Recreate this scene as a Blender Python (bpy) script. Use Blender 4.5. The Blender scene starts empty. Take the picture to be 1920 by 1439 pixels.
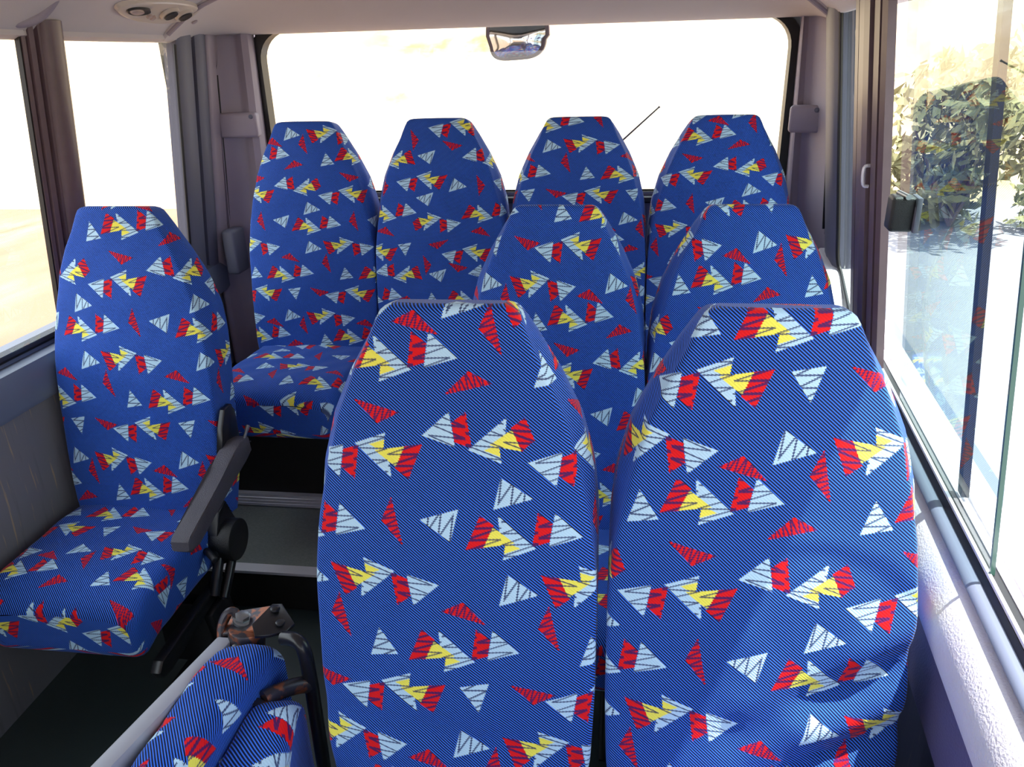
import bpy, bmesh, math, random
from mathutils import Vector, Matrix
random.seed(7)
S = bpy.context.scene
COL = S.collection
# ------------------------------------------------------------------ camera
YAW, PIT, ROL, F = -0.139, 0.402, -0.028, 1450.0
fw = Vector((math.sin(YAW)*math.cos(PIT), math.cos(YAW)*math.cos(PIT), -math.sin(PIT)))
rt = Vector((math.cos(YAW), -math.sin(YAW), 0)); up = rt.cross(fw)
r2 = rt*math.cos(ROL)+up*math.sin(ROL); u2 = -rt*math.sin(ROL)+up*math.cos(ROL)
cd = bpy.data.cameras.new('camera'); cam = bpy.data.objects.new('camera', cd); COL.objects.link(cam)
cd.sensor_fit = 'HORIZONTAL'; cd.sensor_width = 36; cd.lens = 36*F/1920; cd.clip_start = 0.02; cd.clip_end = 500
m = Matrix((r2, u2, -fw)).transposed().to_4x4(); m.translation = Vector((0, 0, 1.6)); cam.matrix_world = m
S.camera = cam
# ------------------------------------------------------------------ world, sun, exposure
w = bpy.data.worlds.new('sky'); S.world = w; w.use_nodes = True
nt = w.node_tree; bg = nt.nodes['Background']
tc = nt.nodes.new('ShaderNodeTexCoord'); sp = nt.nodes.new('ShaderNodeSeparateXYZ'); nt.links.new(tc.outputs['Generated'], sp.inputs[0])
cr = nt.nodes.new('ShaderNodeValToRGB'); nt.links.new(sp.outputs['Z'], cr.inputs[0])
cr.color_ramp.elements[0].position = 0.0; cr.color_ramp.elements[0].color = (1, .97, .95, 1)
cr.color_ramp.elements[1].position = 0.5; cr.color_ramp.elements[1].color = (.80, .90, 1, 1)
nt.links.new(cr.outputs[0], bg.inputs['Color']); bg.inputs['Strength'].default_value = 2.9
sd = bpy.data.lights.new('sun', 'SUN'); sun = bpy.data.objects.new('sun', sd); COL.objects.link(sun)
sd.energy = 12; sd.angle = math.radians(0.8); sd.color = (1, .96, .92)
sun.rotation_euler = Vector((.34, .015, .93)).to_track_quat('Z', 'Y').to_euler()
S.view_settings.view_transform = 'Standard'; S.view_settings.look = 'None'
S.view_settings.gamma = 1; S.view_settings.use_curve_mapping = False; S.view_settings.exposure = 0.28

# ------------------------------------------------------------------ materials
def srgb(r, g, b):
    f = lambda c: (c/255/12.92) if c/255 <= .04045 else ((c/255+.055)/1.055)**2.4
    return (f(r), f(g), f(b), 1)
class NT:
    def __init__(s, name):
        s.mat = bpy.data.materials.new(name); s.mat.use_nodes = True
        s.t = s.mat.node_tree; s.b = s.t.nodes['Principled BSDF']; s.out = s.t.nodes['Material Output']
    def link(s, a, b):
        s.t.links.new(a, b)
    def put(s, sock, v):
        if isinstance(v, bpy.types.NodeSocket): s.t.links.new(v, sock)
        elif v is not None: sock.default_value = v
    def m(s, op, a, b=None, c=None):
        n = s.t.nodes.new('ShaderNodeMath'); n.operation = op
        for i, v in enumerate((a, b, c)): s.put(n.inputs[i], v)
        return n.outputs[0]
    def v(s, op, a, b=None, c=None):
        n = s.t.nodes.new('ShaderNodeVectorMath'); n.operation = op
        for i, x in enumerate((a, b, c)):
            if x is None: continue
            s.put(n.inputs[i], x)
        return n.outputs['Value'] if op in ('DOT_PRODUCT', 'LENGTH', 'DISTANCE') else n.outputs[0]
    def mixv(s, f, a, b):
        n = s.t.nodes.new('ShaderNodeMix'); n.data_type = 'VECTOR'
        s.put(n.inputs[0], f); s.put(n.inputs[4], a); s.put(n.inputs[5], b); return n.outputs[1]
    def mixc(s, f, a, b):
        n = s.t.nodes.new('ShaderNodeMix'); n.data_type = 'RGBA'
        s.put(n.inputs[0], f); s.put(n.inputs[6], a); s.put(n.inputs[7], b); return n.outputs[2]
    def noise(s, scale, detail=2, vec=None, rough=.5):
        n = s.t.nodes.new('ShaderNodeTexNoise'); n.inputs['Scale'].default_value = scale
        n.inputs['Detail'].default_value = detail; n.inputs['Roughness'].default_value = rough
        if vec is None:
            c = s.t.nodes.new('ShaderNodeTexCoord'); vec = c.outputs['Object']
        s.link(vec, n.inputs['Vector']); return n.outputs[0]
    def bump(s, h, strength=.3, dist=.002):
        n = s.t.nodes.new('ShaderNodeBump'); n.inputs['Strength'].default_value = strength; n.inputs['Distance'].default_value = dist
        s.link(h, n.inputs['Height']); s.link(n.outputs[0], s.b.inputs['Normal'])

def plain(name, col, rough=.6, metal=0, var=.12, scale=12, bump=0, bscale=250, spec=.5):
    n = NT(name); c = srgb(*col)
    f = n.noise(scale, 4)
    d = tuple(x*(1-var) for x in c[:3])+(1,); l = tuple(min(1, x*(1+var)) for x in c[:3])+(1,)
    n.link(n.mixc(f, d, l), n.b.inputs['Base Color'])
    n.b.inputs['Roughness'].default_value = rough; n.b.inputs['Metallic'].default_value = metal
    n.b.inputs['Specular IOR Level'].default_value = spec
    if bump: n.bump(n.noise(bscale, 2), bump, .002)
    return n.mat

def fabric_material():
    n = NT('seat_fabric'); m = n.m; v = n.v
    uv = n.t.nodes.new('ShaderNodeUVMap'); uv.uv_map = 'UVMap'
    px = v('MULTIPLY', uv.outputs[0], (400, 795, 0))
    ph = m('FRACT', m('MULTIPLY', v('DOT_PRODUCT', px, (-.62, .785, 0)), 1/4.25))
    tri = m('PINGPONG', ph, .5)                                   # 0 .. .5 .. 0 over one rib
    rib = m('SMOOTHSTEP' if False else 'MULTIPLY', m('SUBTRACT', tri, .23), 9.0)
    rib = m('MINIMUM', m('MAXIMUM', rib, 0), 1)
    # threads snap to the ribs, giving scalloped motif edges
    V = v('ADD', uv.outputs[0], v('SCALE', (.785/400, .62/795, 0), None) if False else v('MULTIPLY', v('ADD', ph, (-.5, -.5, -.5)), (2.6*.785/400, 2.6*.62/795, 0)))
    def select(items, ax, ay, ox=0, oy=0):
        acc = None
        for (cx, cy, fx, fy) in items:
            # centre of the bounding ellipse of the motif, flips applied
            c = (cx+fx*ox/400, cy+fy*oy/795, 0)
            l = v('WRAP', v('SUBTRACT', V, c), (.5, .5, .5), (-.5, -.5, -.5))
            l = v('MULTIPLY', l, (fx*400/ax, fy*795/ay, 0))
            k = m('LESS_THAN', v('LENGTH', l), 1)
            acc = n.mixv(k, (9, 9, 9) if acc is None else acc, l)
        return v('MULTIPLY_ADD', acc, (ax, ay, 0), (ox, oy, 0))
    def tri3(X, Y, pts, extra=None):
        # inside test of a triangle: three edge distances in one vector
        (ax, ay), (bx, by), (cx, cy) = pts
        if (bx-ax)*(cy-ay)-(by-ay)*(cx-ax) < 0: (bx, by), (cx, cy) = (cx, cy), (bx, by)
        nx = []; ny = []; nc = []
        for (p, q) in (((ax, ay), (bx, by)), ((bx, by), (cx, cy)), ((cx, cy), (ax, ay))):
            ex, ey = q[0]-p[0], q[1]-p[1]; L = math.hypot(ex, ey)
            nx.append(-ey/L); ny.append(ex/L); nc.append((ey*p[0]-ex*p[1])/L)
        r = v('MULTIPLY_ADD', X, tuple(nx), v('MULTIPLY_ADD', Y, tuple(ny), tuple(nc)))
        s = n.t.nodes.new('ShaderNodeSeparateXYZ'); n.link(r, s.inputs[0])
        return m('GREATER_THAN', m('MINIMUM', m('MINIMUM', s.outputs[0], s.outputs[1]), s.outputs[2]), 0)
    def sep(x):
        s = n.t.nodes.new('ShaderNodeSeparateXYZ'); n.link(x, s.inputs[0]); return s.outputs[0], s.outputs[1]
    def OR(a, b): return m('MAXIMUM', a, b)
    def half(X, Y, p, q):       # 1 on the left-hand side of p->q (y down)
        ex, ey = q[0]-p[0], q[1]-p[1]
        return m('GREATER_THAN', m('MULTIPLY_ADD', X, -ey, m('MULTIPLY_ADD', Y, ex, ey*p[0]-ex*p[1])), 0)
    # --- groups: big split triangle with a smaller pair beside it
    G = select([(0, 0, 1, 1), (.519, .163, -1, 1), (-.008, .204, -1, -1), (.549, .376, 1, 1), (.891, .484, 1, -1),
                (.263, .645, 1, 1), (.068, .754, -1, -1), (.704, .885, 1, -1)], 122, 56, 31, -3)
    X, Y = sep(G)
    whiteA = tri3(X, Y, ((-15, -39), (54, 17), (-7, 39)))
    notch = m('MULTIPLY', tri3(X, Y, ((-30, 11), (1, 9.5), (-7, 42))), 1)
    whiteA = m('MULTIPLY', whiteA, m('SUBTRACT', 1, notch))
    yel = OR(tri3(X, Y, ((-24, -19), (-41, 17), (16, 8))), tri3(X, Y, ((-1, 6), (26, 17), (-4, 27))))
    redA = OR(tri3(X, Y, ((-47, -39), (-22, -21.5), (-74, 22.5))), tri3(X, Y, ((-22, -21.5), (-41, 17), (-74, 22.5))))
    redB = OR(tri3(X, Y, ((57, -46), (83, -27.5), (47, 14))), tri3(X, Y, ((83, -27.5), (78, 4.4), (47, 14))))
    whiteB = tri3(X, Y, ((87.5, -45.5), (137.5, -4), (77, 13)))
    xr = m('MULTIPLY', m('FRACT', m('DIVIDE', m('ADD', X, 76), 67)), 67)
    yy = m('ADD', m('MULTIPLY_ADD', Y, .8, 104), m('MULTIPLY', X, .16))
    zig = m('MULTIPLY', m('PINGPONG', yy, 8), 67/8)
    lineG = m('LESS_THAN', m('ABSOLUTE', m('SUBTRACT', xr, zig)), m('MULTIPLY_ADD', OR(redA, redB), 7, 8))
    # --- lone white triangles, two hatchings
    def zigline(X, Y, dx, dy, per, amp, wid, off=0):
        t = m('ADD', m('MULTIPLY', X, dx), m('MULTIPLY_ADD', Y, dy, 300+off))
        s = m('ADD', m('MULTIPLY', X, -dy), m('MULTIPLY_ADD', Y, dx, amp/2))
        z = m('MULTIPLY', m('PINGPONG', t, per), amp/per)
        return m('LESS_THAN', m('ABSOLUTE', m('SUBTRACT', s, z)), wid)
    W1 = select([(.566, .278, 1, 1), (.59, .492, 1, 1), (.353, .879, 1, 1), (.258, .352, -1, -1)], 52, 40, 3, 0)
    x1, y1 = sep(W1)
    w1 = tri3(x1, y1, ((-15, -28), (-30, 29), (42, 8)))
    l1 = zigline(x1, y1, .93, .37, 11.5, 46, 6.2)
    W2 = select([(.731, .021, 1, 1), (.942, .641, 1, 1), (.403, .751, -1, -1)], 44, 44, 4, 0)
    x2, y2 = sep(W2)
    w2 = tri3(x2, y2, ((-3, -31), (-23, 26), (33, 17)))
    l2 = zigline(x2, y2, .25, .97, 10, 44, 6.5, 3)
    # --- red shards, lying and standing
    K = select([(-.03, .11, 1, 1), (.67, .742, 1, 1), (.39, .047, 1, -1), (.345, .552, -1, -1), (.155, .925, -1, -1)], 52, 30)
    x3, y3 = sep(K)
    r3 = tri3(x3, y3, ((-44, -19), (0, 21), (42, 1)))
    l3 = zigline(x3, y3, .93, .37, 7, 46, 11)
    T = select([(.025, .348, 1, 1), (.745, .58, 1, 1), (.49, .935, 1, 1)], 32, 50)
    x4, y4 = sep(T)
    r4 = tri3(x4, y4, ((-1, -42), (-21, 0), (19, 44)))
    l4 = zigline(x4, y4, .35, .94, 7.5, 44, 11, 2)
    white = OR(OR(whiteA, whiteB), OR(w1, w2)); red = OR(OR(redA, redB), OR(r3, r4))
    line = OR(OR(m('MULTIPLY', lineG, OR(OR(whiteA, whiteB), OR(OR(redA, redB), yel))), m('MULTIPLY', w1, l1)), OR(m('MULTIPLY', w2, l2), OR(m('MULTIPLY', r3, l3), m('MULTIPLY', r4, l4))))
    motif = OR(OR(white, red), yel)
    line = m('MULTIPLY', line, motif)
    base = n.mixc(rib, srgb(7, 13, 50), srgb(54, 118, 240))
    wear = n.noise(7, 2, px if False else None)
    c = n.mixc(white, base, srgb(182, 216, 238))
    c = n.mixc(red, c, srgb(222, 14, 22))
    c = n.mixc(yel, c, srgb(240, 232, 92))
    c = n.mixc(m('MULTIPLY', line, .88), c, srgb(12, 24, 92))
    n.link(c, n.b.inputs['Base Color'])
    n.b.inputs['Roughness'].default_value = .75
    n.b.inputs['Sheen Weight'].default_value = .12; n.b.inputs['Sheen Roughness'].default_value = .4
    n.b.inputs['Specular IOR Level'].default_value = .25
    n.bump(m('ADD', tri, m('MULTIPLY', wear, 2)), .35, .0015)
    return n.mat

def glass_material(name, tint, rough=0.0):
    n = NT(name)
    tr = n.t.nodes.new('ShaderNodeBsdfTransparent'); tr.inputs[0].default_value = tint
    gl = n.t.nodes.new('ShaderNodeBsdfGlossy'); gl.inputs['Roughness'].default_value = rough
    ge = n.t.nodes.new('ShaderNodeNewGeometry')
    c_ = n.m('ABSOLUTE', n.v('DOT_PRODUCT', ge.outputs['Incoming'], ge.outputs['Normal']))
    fr = n.m('MULTIPLY_ADD', n.m('POWER', n.m('SUBTRACT', 1, c_), 5), .92, .08)      # Schlick, both faces of the pane
    mx = n.t.nodes.new('ShaderNodeMixShader'); n.link(fr, mx.inputs[0])
    n.link(tr.outputs[0], mx.inputs[1]); n.link(gl.outputs[0], mx.inputs[2]); n.link(mx.outputs[0], n.out.inputs[0])
    return n.mat
def scratched(name, col, line, spec=.4, rough=.55):
    n = NT(name)
    tcn = n.t.nodes.new('ShaderNodeTexCoord')
    st = n.v('MULTIPLY', tcn.outputs['Object'], (6, 14, 1.2))
    f = n.noise(2.2, 4, st); g = n.m('MINIMUM', n.m('MAXIMUM', n.m('MULTIPLY', n.m('SUBTRACT', f, .60), 9), 0), 1)
    st2 = n.v('MULTIPLY', tcn.outputs['Object'], (40, 40, 3))
    h = n.noise(2.0, 3, st2); k = n.m('MINIMUM', n.m('MAXIMUM', n.m('MULTIPLY', n.m('SUBTRACT', h, .63), 12), 0), 1)
    c = n.mixc(n.m('MULTIPLY', g, .45), srgb(*col), tuple(x*.55 for x in srgb(*col)[:3])+(1,))
    c = n.mixc(n.m('MULTIPLY', k, .35), c, srgb(*line))
    n.link(c, n.b.inputs['Base Color']); n.b.inputs['Roughness'].default_value = rough
    n.bump(f, .2, .004); return n.mat
def speckle(name, a, b, scale=160):
    n = NT(name); f = n.noise(scale, 3, rough=.7); g = n.noise(5, 3)
    c = n.mixc(f, srgb(*a), srgb(*b)); c = n.mixc(n.m('MULTIPLY', g, .35), c, srgb(110, 105, 98))
    n.link(c, n.b.inputs['Base Color']); n.b.inputs['Roughness'].default_value = .6; return n.mat
def rusty():
    n = NT('rusty_steel'); f = n.noise(45, 4)
    k = n.m('MINIMUM', n.m('MAXIMUM', n.m('MULTIPLY', n.m('SUBTRACT', f, .5), 12), 0), 1)
    n.link(n.mixc(k, srgb(62, 60, 66), srgb(140, 84, 58)), n.b.inputs['Base Color'])
    n.b.inputs['Metallic'].default_value = .6; n.b.inputs['Roughness'].default_value = .38; return n.mat
def terrain(name, a, b, c3, sc=1.2, stretch=(1, 1, 1), contrast=3):
    n = NT(name); tcn = n.t.nodes.new('ShaderNodeTexCoord'); st = n.v('MULTIPLY', tcn.outputs['Object'], stretch)
    f = n.noise(sc, 5, st, .6); g = n.noise(sc*.35, 3, st)
    k = n.m('MINIMUM', n.m('MAXIMUM', n.m('MULTIPLY_ADD', n.m('SUBTRACT', f, .5), contrast, .5), 0), 1)
    kk = n.m('MINIMUM', n.m('MAXIMUM', n.m('MULTIPLY_ADD', n.m('SUBTRACT', g, .5), 4, .5), 0), 1)
    c = n.mixc(kk, n.mixc(k, srgb(*a), srgb(*b)), srgb(*c3))
    n.link(c, n.b.inputs['Base Color']); n.b.inputs['Roughness'].default_value = .95; return n.mat

M = dict(
    fabric=fabric_material(),
    headliner=plain('headliner', (204, 196, 193), .85, var=.03, bump=.12, bscale=300),
    trim=plain('grey_trim_plastic', (158, 148, 158), .5, var=.05, bump=.2, bscale=420),
    trimdark=plain('dark_grey_trim', (98, 99, 114), .5, var=.05, bump=.15, bscale=420),
    brown=plain('brown_window_channel', (104, 84, 88), .38, var=.15, scale=30),
    seal=plain('black_rubber', (16, 15, 17), .45, var=.1),
    black=plain('black_plastic', (22, 22, 24), .38, var=.15, bump=.5, bscale=700),
    armtex=plain('grained_black_vinyl', (76, 73, 82), .42, var=.2, bump=.9, bscale=500),
    steel=plain('black_painted_steel', (26, 26, 30), .28, var=.2, scale=40),
    rust=rusty(),
    alu=plain('aluminium', (232, 228, 234), .4, .35, var=.08),
    silver=plain('silver_painted_plastic', (150, 152, 162), .45, var=.05, scale=40),
    bolt=plain('galvanised_bolt', (150, 156, 160), .3, .9, var=.1),
    sill=plain('vinyl_sill', (206, 204, 210), .5, var=.03, bump=.6, bscale=260),
    rail=plain('grey_rail', (104, 112, 130), .35, var=.04),
    band=plain('blue_grey_vinyl', (88, 84, 116), .5, var=.06, bump=.5, bscale=300),
    lower=scratched('scratched_lower_panel', (50, 56, 78), (120, 100, 90)),
    lowerl=scratched('scuffed_grey_panel', (116, 115, 120), (214, 176, 110)),
    floor=plain('black_rubber_floor', (50, 60, 60), .33, var=.25, scale=3, bump=.1, bscale=300),
    tread=speckle('speckled_floor', (100, 108, 108), (152, 158, 152)),
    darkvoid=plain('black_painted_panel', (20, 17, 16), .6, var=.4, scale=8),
    glass=glass_material('clear_glass', (.97, .985, .98, 1)),
    green=glass_material('greenish_glass', (.80, .91, .885, 1)),
    edge=plain('green_glass_edge', (70, 104, 92), .2, var=.1),
    mirror=plain('mirror_glass', (225, 225, 228), .06, 1, var=.01),
    mframe=plain('mirror_housing', (112, 92, 92), .5, var=.08),
    lamp=plain('beige_lamp_plastic', (206, 194, 180), .35, var=.04),
    lens=plain('lamp_lens', (190, 170, 160), .15, var=.1),
    road=terrain('road_surface', (132, 130, 136), (150, 147, 150), (140, 138, 144), .8),
    dry=terrain('dry_earth', (112, 88, 66), (150, 128, 100), (128, 98, 76), 2.2, (1, .25, 1)),
    hill=terrain('dry_hillside', (156, 134, 78), (200, 190, 170), (186, 158, 128), .7),
    leafa=terrain('dry_scrub', (150, 136, 92), (214, 180, 126), (178, 150, 108), 1.6),
    leafb=terrain('green_scrub', (104, 118, 84), (176, 168, 112), (146, 132, 98), 1.6),
)
# ------------------------------------------------------------------ helpers
def link(name, bm, mat, parent=None, smooth=True, loc=None):
    me = bpy.data.meshes.new(name)
    bmesh.ops.recalc_face_normals(bm, faces=bm.faces)
    bm.to_mesh(me); bm.free()
    for p in me.polygons: p.use_smooth = smooth
    if smooth and hasattr(me, 'set_sharp_from_angle'): me.set_sharp_from_angle(angle=math.radians(38))
    me.materials.append(M[mat] if isinstance(mat, str) else mat)
    o = bpy.data.objects.new(name, me); COL.objects.link(o)
    if parent is not None:
        o.parent = parent; o.matrix_parent_inverse = Matrix.Translation(-parent.location)
    return o
def tag(o, label, cat, group=None):
    o['label'] = label; o['category'] = cat
    if group: o['group'] = group
    return o
def struct(name, bm, mat, smooth=True):
    o = link(name, bm, mat, None, smooth); o['kind'] = 'structure'; return o
def thing(name, loc, label, cat, group=None):
    o = bpy.data.objects.new(name, None); COL.objects.link(o); o.location = loc; o.empty_display_size = .05
    return tag(o, label, cat, group)
def win_struct(name, loc, label):
    e = thing(name, loc, label, 'window'); e['kind'] = 'structure'; return e
def box(bm, c, s, rot=None, bev=0, seg=2):
    r = bmesh.ops.create_cube(bm, size=1)
    vs = r['verts']
    for v in vs: v.co = Vector((v.co.x*s[0], v.co.y*s[1], v.co.z*s[2]))
    if bev:
        es = list({e for v in vs for e in v.link_edges})
        rr = bmesh.ops.bevel(bm, geom=es, offset=bev, segments=seg, profile=.5, affect='EDGES')
        vs = list({v for f in rr['faces'] for v in f.verts} | {v for v in vs if v.is_valid})
        seen = set(vs); st = list(vs)
        while st:
            a = st.pop()
            for e in a.link_edges:
                b = e.other_vert(a)
                if b not in seen: seen.add(b); st.append(b)
        vs = list(seen)
    mt = Matrix.Translation(Vector(c)) @ (rot.to_4x4() if rot is not None else Matrix.Identity(4))
    for v in vs: v.co = mt @ v.co
    return vs
def tube(bm, pts, rad, n=12, closed=False, caps=True):
    pts = [Vector(p) for p in pts]; rings = []
    rads = rad if isinstance(rad, (list, tuple)) else [rad]*len(pts)
    prev = None
    for i, p in enumerate(pts):
        if closed: t = pts[(i+1) % len(pts)]-pts[i-1]
        else: t = pts[min(i+1, len(pts)-1)]-pts[max(i-1, 0)]
        t.normalize()
        a = prev if prev is not None else (Vector((0, 0, 1)) if abs(t.z) < .9 else Vector((1, 0, 0)))
        u = (a-t*a.dot(t)).normalized(); w_ = t.cross(u); prev = u
        rings.append([bm.verts.new(p+(u*math.cos(2*math.pi*k/n)+w_*math.sin(2*math.pi*k/n))*rads[i]) for k in range(n)])
    L = len(rings)
    for i in range(L if closed else L-1):
        a, b = rings[i], rings[(i+1) % L]
        for k in range(n): bm.faces.new((a[k], a[(k+1) % n], b[(k+1) % n], b[k]))
    if caps and not closed: bm.faces.new(rings[0][::-1]); bm.faces.new(rings[-1])
def cyl(bm, a, b, r, n=24, bev=0):
    a = Vector(a); b = Vector(b); d = (b-a).normalized()
    if bev: tube(bm, [a, a+d*bev*.3, a+d*bev, b-d*bev, b-d*bev*.3, b], [r-bev, r-bev*.3, r, r, r-bev*.3, r-bev], n)
    else: tube(bm, [a, b], r, n)
def smooth_path(pts, k=6):
    P = [Vector(p) for p in pts]; out = []
    for i in range(len(P)-1):
        p0, p1, p2, p3 = P[max(i-1, 0)], P[i], P[i+1], P[min(i+2, len(P)-1)]
        for j in range(k):
            t = j/k
            out.append(.5*((2*p1)+(p2-p0)*t+(2*p0-5*p1+4*p2-p3)*t*t+(3*p1-p0-3*p2+p3)*t**3))
    out.append(P[-1]); return out
def prism(bm, outline, fn, d0, d1, bev=0):
    # outline: 2D points; fn(a, b, d) -> world; extruded between depths d0 and d1
    A = [bm.verts.new(fn(a, b, d0)) for a, b in outline]; B = [bm.verts.new(fn(a, b, d1)) for a, b in outline]
    f1 = bm.faces.new(A); f2 = bm.faces.new(B[::-1]); n = len(A)
    for i in range(n): bm.faces.new((A[i], B[i], B[(i+1) % n], A[(i+1) % n]))
    if bev:
        es = list(f1.edges)+list(f2.edges)
        bmesh.ops.bevel(bm, geom=es, offset=bev, segments=2, profile=.5, affect='EDGES')
def lerp_tab(tab, s):
    if s <= tab[0][0]: return tab[0][1]
    for (a, x), (b, y) in zip(tab, tab[1:]):
        if s <= b: return x+(y-x)*(s-a)/(b-a)
    return tab[-1][1]
def sm(t): t = max(0, min(1, t)); return t*t*(3-2*t)
def nz(x, y, z=0): return math.sin(x*1.7+y*2.3+1.3*z)*.5+math.sin(x*3.9-y*2.9+z)*.3+math.sin(x*7.1+y*6.3)*.2

# loft of rounded-rectangle rings: s runs along the pad, a across, d through it
def pad(name, parent, ring_s, wfun, d0fun, Tfun, crown, rad, frame, uvf, cap0=True, cap1=True, nf=22, ns=5, dent=None, flare=None):
    bm = bmesh.new(); uvl = bm.loops.layers.uv.new('UVMap')
    data = {}
    rings = []
    def ring_pts(s, inset=0):
        w_ = wfun(s)-inset; T = Tfun(s); d0 = d0fun(s)+inset; d1 = d0fun(s)+T-inset; r = min(rad, (d1-d0)*.45, w_*.4)
        half = []                                   # from front centre to back centre on the +a side
        for i in range(nf+1):
            a = (w_-r)*i/nf; half.append((a, d0))
        for i in range(1, 7):
            t = i/6*math.pi/2; half.append((w_-r+r*math.sin(t), d0+r-r*math.cos(t)))
        for i in range(1, ns): half.append((w_, d0+r+(d1-d0-2*r)*i/ns))
        for i in range(7):
            t = i/6*math.pi/2; half.append((w_-r+r*math.cos(t), d1-r+r*math.sin(t)))
        for i in range(1, nf//3+1): half.append(((w_-r)*(1-i/(nf//3)), d1))
        arc = [0]
        for p, q in zip(half, half[1:]): arc.append(arc[-1]+math.hypot(q[0]-p[0], q[1]-p[1]))
        # crown of the front face
        out = []
        for (a, d), L in zip(half, arc):
            k = max(0, 1-(a/w_)**2); f = max(0, 1-(d-d0)/(.6*(d1-d0)))
            if flare:                                            # side panels splay outwards behind the front seam
                a2 = a*(1-flare(s)*(1-sm((d-d0)/.055))); L += (a*(1-flare(s))-a) if a < w_-.5*r else -w_*flare(s); a = a2
            out.append((a, d-crown(s)*k**.8*f, L))
        full = [(-a, d, -L) for a, d, L in out[::-1]]+out[1:]
        return full
    for s, inset, sx in ring_s:
        row = []
        for a, d, L in ring_pts(s, inset):
            if dent: d += dent(a, s)*(1 if d < d0fun(s)+Tfun(s)*.5 else 0)
            vtx = bm.verts.new(frame(a, sx, d)); row.append(vtx); data[vtx] = uvf(L, sx)
        rings.append((row, s, inset, sx))
    for (A, *_), (B, *_) in zip(rings, rings[1:]):
        for i in range(len(A)-1): bm.faces.new((A[i], A[i+1], B[i+1], B[i]))
    def cap(idx, sign):
        row, s, inset, sx = rings[idx]
        pts = ring_pts(s, inset); new = []
        for (a, d, L) in pts:
            q = bm.verts.new(frame(a, sx, d)); new.append(q); data[q] = uvf(a, sx+sign*(d-d0fun(s)))
        n = len(new)
        for i in range(n//2):
            j = n-1-i
            vs = [new[i], new[i+1], new[j-1], new[j]]
            if len(set(vs)) == 4 and vs[1] is not vs[2]: bm.faces.new(vs)
            elif vs[1] is vs[2]: bm.faces.new([new[i], new[i+1], new[j]])
    if cap0: cap(0, -1)
    if cap1: cap(-1, 1)
    for f in bm.faces:
        for l in f.loops: l[uvl].uv = data[l.vert]
    return link(name, bm, 'fabric', parent)

REC = 0.174
WT = [(0, .100), (.012, .110), (.04, .129), (.1, .164), (.17, .196), (.25, .217), (.33, .225), (.45, .2265), (.62, .2265), (.74, .222), (.86, .205)]
def backrest(parent, cx, Y, Z, cu, cv, seed=0, length=.86, dents=None, WT=WT):
    def frame(a, s, d): return (cx+a, Y-s*math.sin(REC)+d*math.cos(REC), Z-s*math.cos(REC)-d*math.sin(REC))
    rs = [(0.0, .016, -.006), (0.0, .010, -.0045), (0.0, .004, -.002)]
    s = 0.004
    while s < length: rs.append((s, 0, s)); s += .012 if s < .36 else .02
    rs.append((length, 0, length)); rs.append((length, .01, length+.008))
    def uvf(L, s): return (cu[0]*L+cu[1]*s+cu[2], cv[0]*L*0+cv[1]*s+cv[2])
    def dent(a, s):
        e = .0022*nz(a*9+seed, s*8, seed)+.0012*nz(a*21, s*17+seed, 2)*sm((s-.3)/.3)
        e += .010*math.exp(-((s-.30)/.05)**2)*max(0, 1-abs(a)/.25)*.5      # hollow below the head part
        if dents:
            for (da, ds, r1, r2, ang, amp) in dents:
                x = (a-da)*math.cos(ang)+(s-ds)*math.sin(ang); y = -(a-da)*math.sin(ang)+(s-ds)*math.cos(ang)
                e += amp*math.exp(-(x/r1)**2-(y/r2)**2)
        return e
    return pad('backrest', parent, rs, lambda s: lerp_tab(WT, s), lambda s: .004+.0*s, lambda s: .068+.052*sm(s/.30),
               lambda s: .010+.012*sm(s/.4), .008, frame, uvf, dent=dent, ns=9, flare=lambda s: .095*sm((s+.02)/.08)*(1-sm((s-.20)/.26)))
def cushion(parent, cx, yb, zt, cu, cv, width=.215, depth=.42, thick=.14, seed=0):
    # s runs forward from the backrest
    def frame(a, s, d): return (cx+a, yb-s, zt+.012*math.sin(s/depth*math.pi)-d-.03*sm((s-depth*.8)/(depth*.25)))
    rs = [(0, .012, -.004)]; s = .004
    while s < depth-.03: rs.append((s, 0, s)); s += .014
    for i in range(1, 7):
        t = i/6*math.pi/2; rs.append((depth-.03, .03*(1-math.cos(t)), depth-.03+.03*math.sin(t)))
    def uvf(L, s): return (cu*L+.37*seed, cv*s+.61*seed+.1)
    def dent(a, s): return .004*nz(a*8+seed, s*9, seed)+.010*math.exp(-((s-.18)/.12)**2-(a/.12)**2)
    return pad('cushion', parent, rs, lambda s: width-.012*sm((s-depth*.7)/(depth*.3)), lambda s: 0, lambda s: thick, lambda s: .016, .028, frame, uvf, dent=dent)

# ------------------------------------------------------------------ body shell
def xr(y, z): return .42+.11*y-.12*(z-.9)
def xl(y, z): return -1.55+.12*(z-.9) if z > .9 else -1.55
ZS, ZT = .905, 1.69          # sill and top of the side windows
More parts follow.
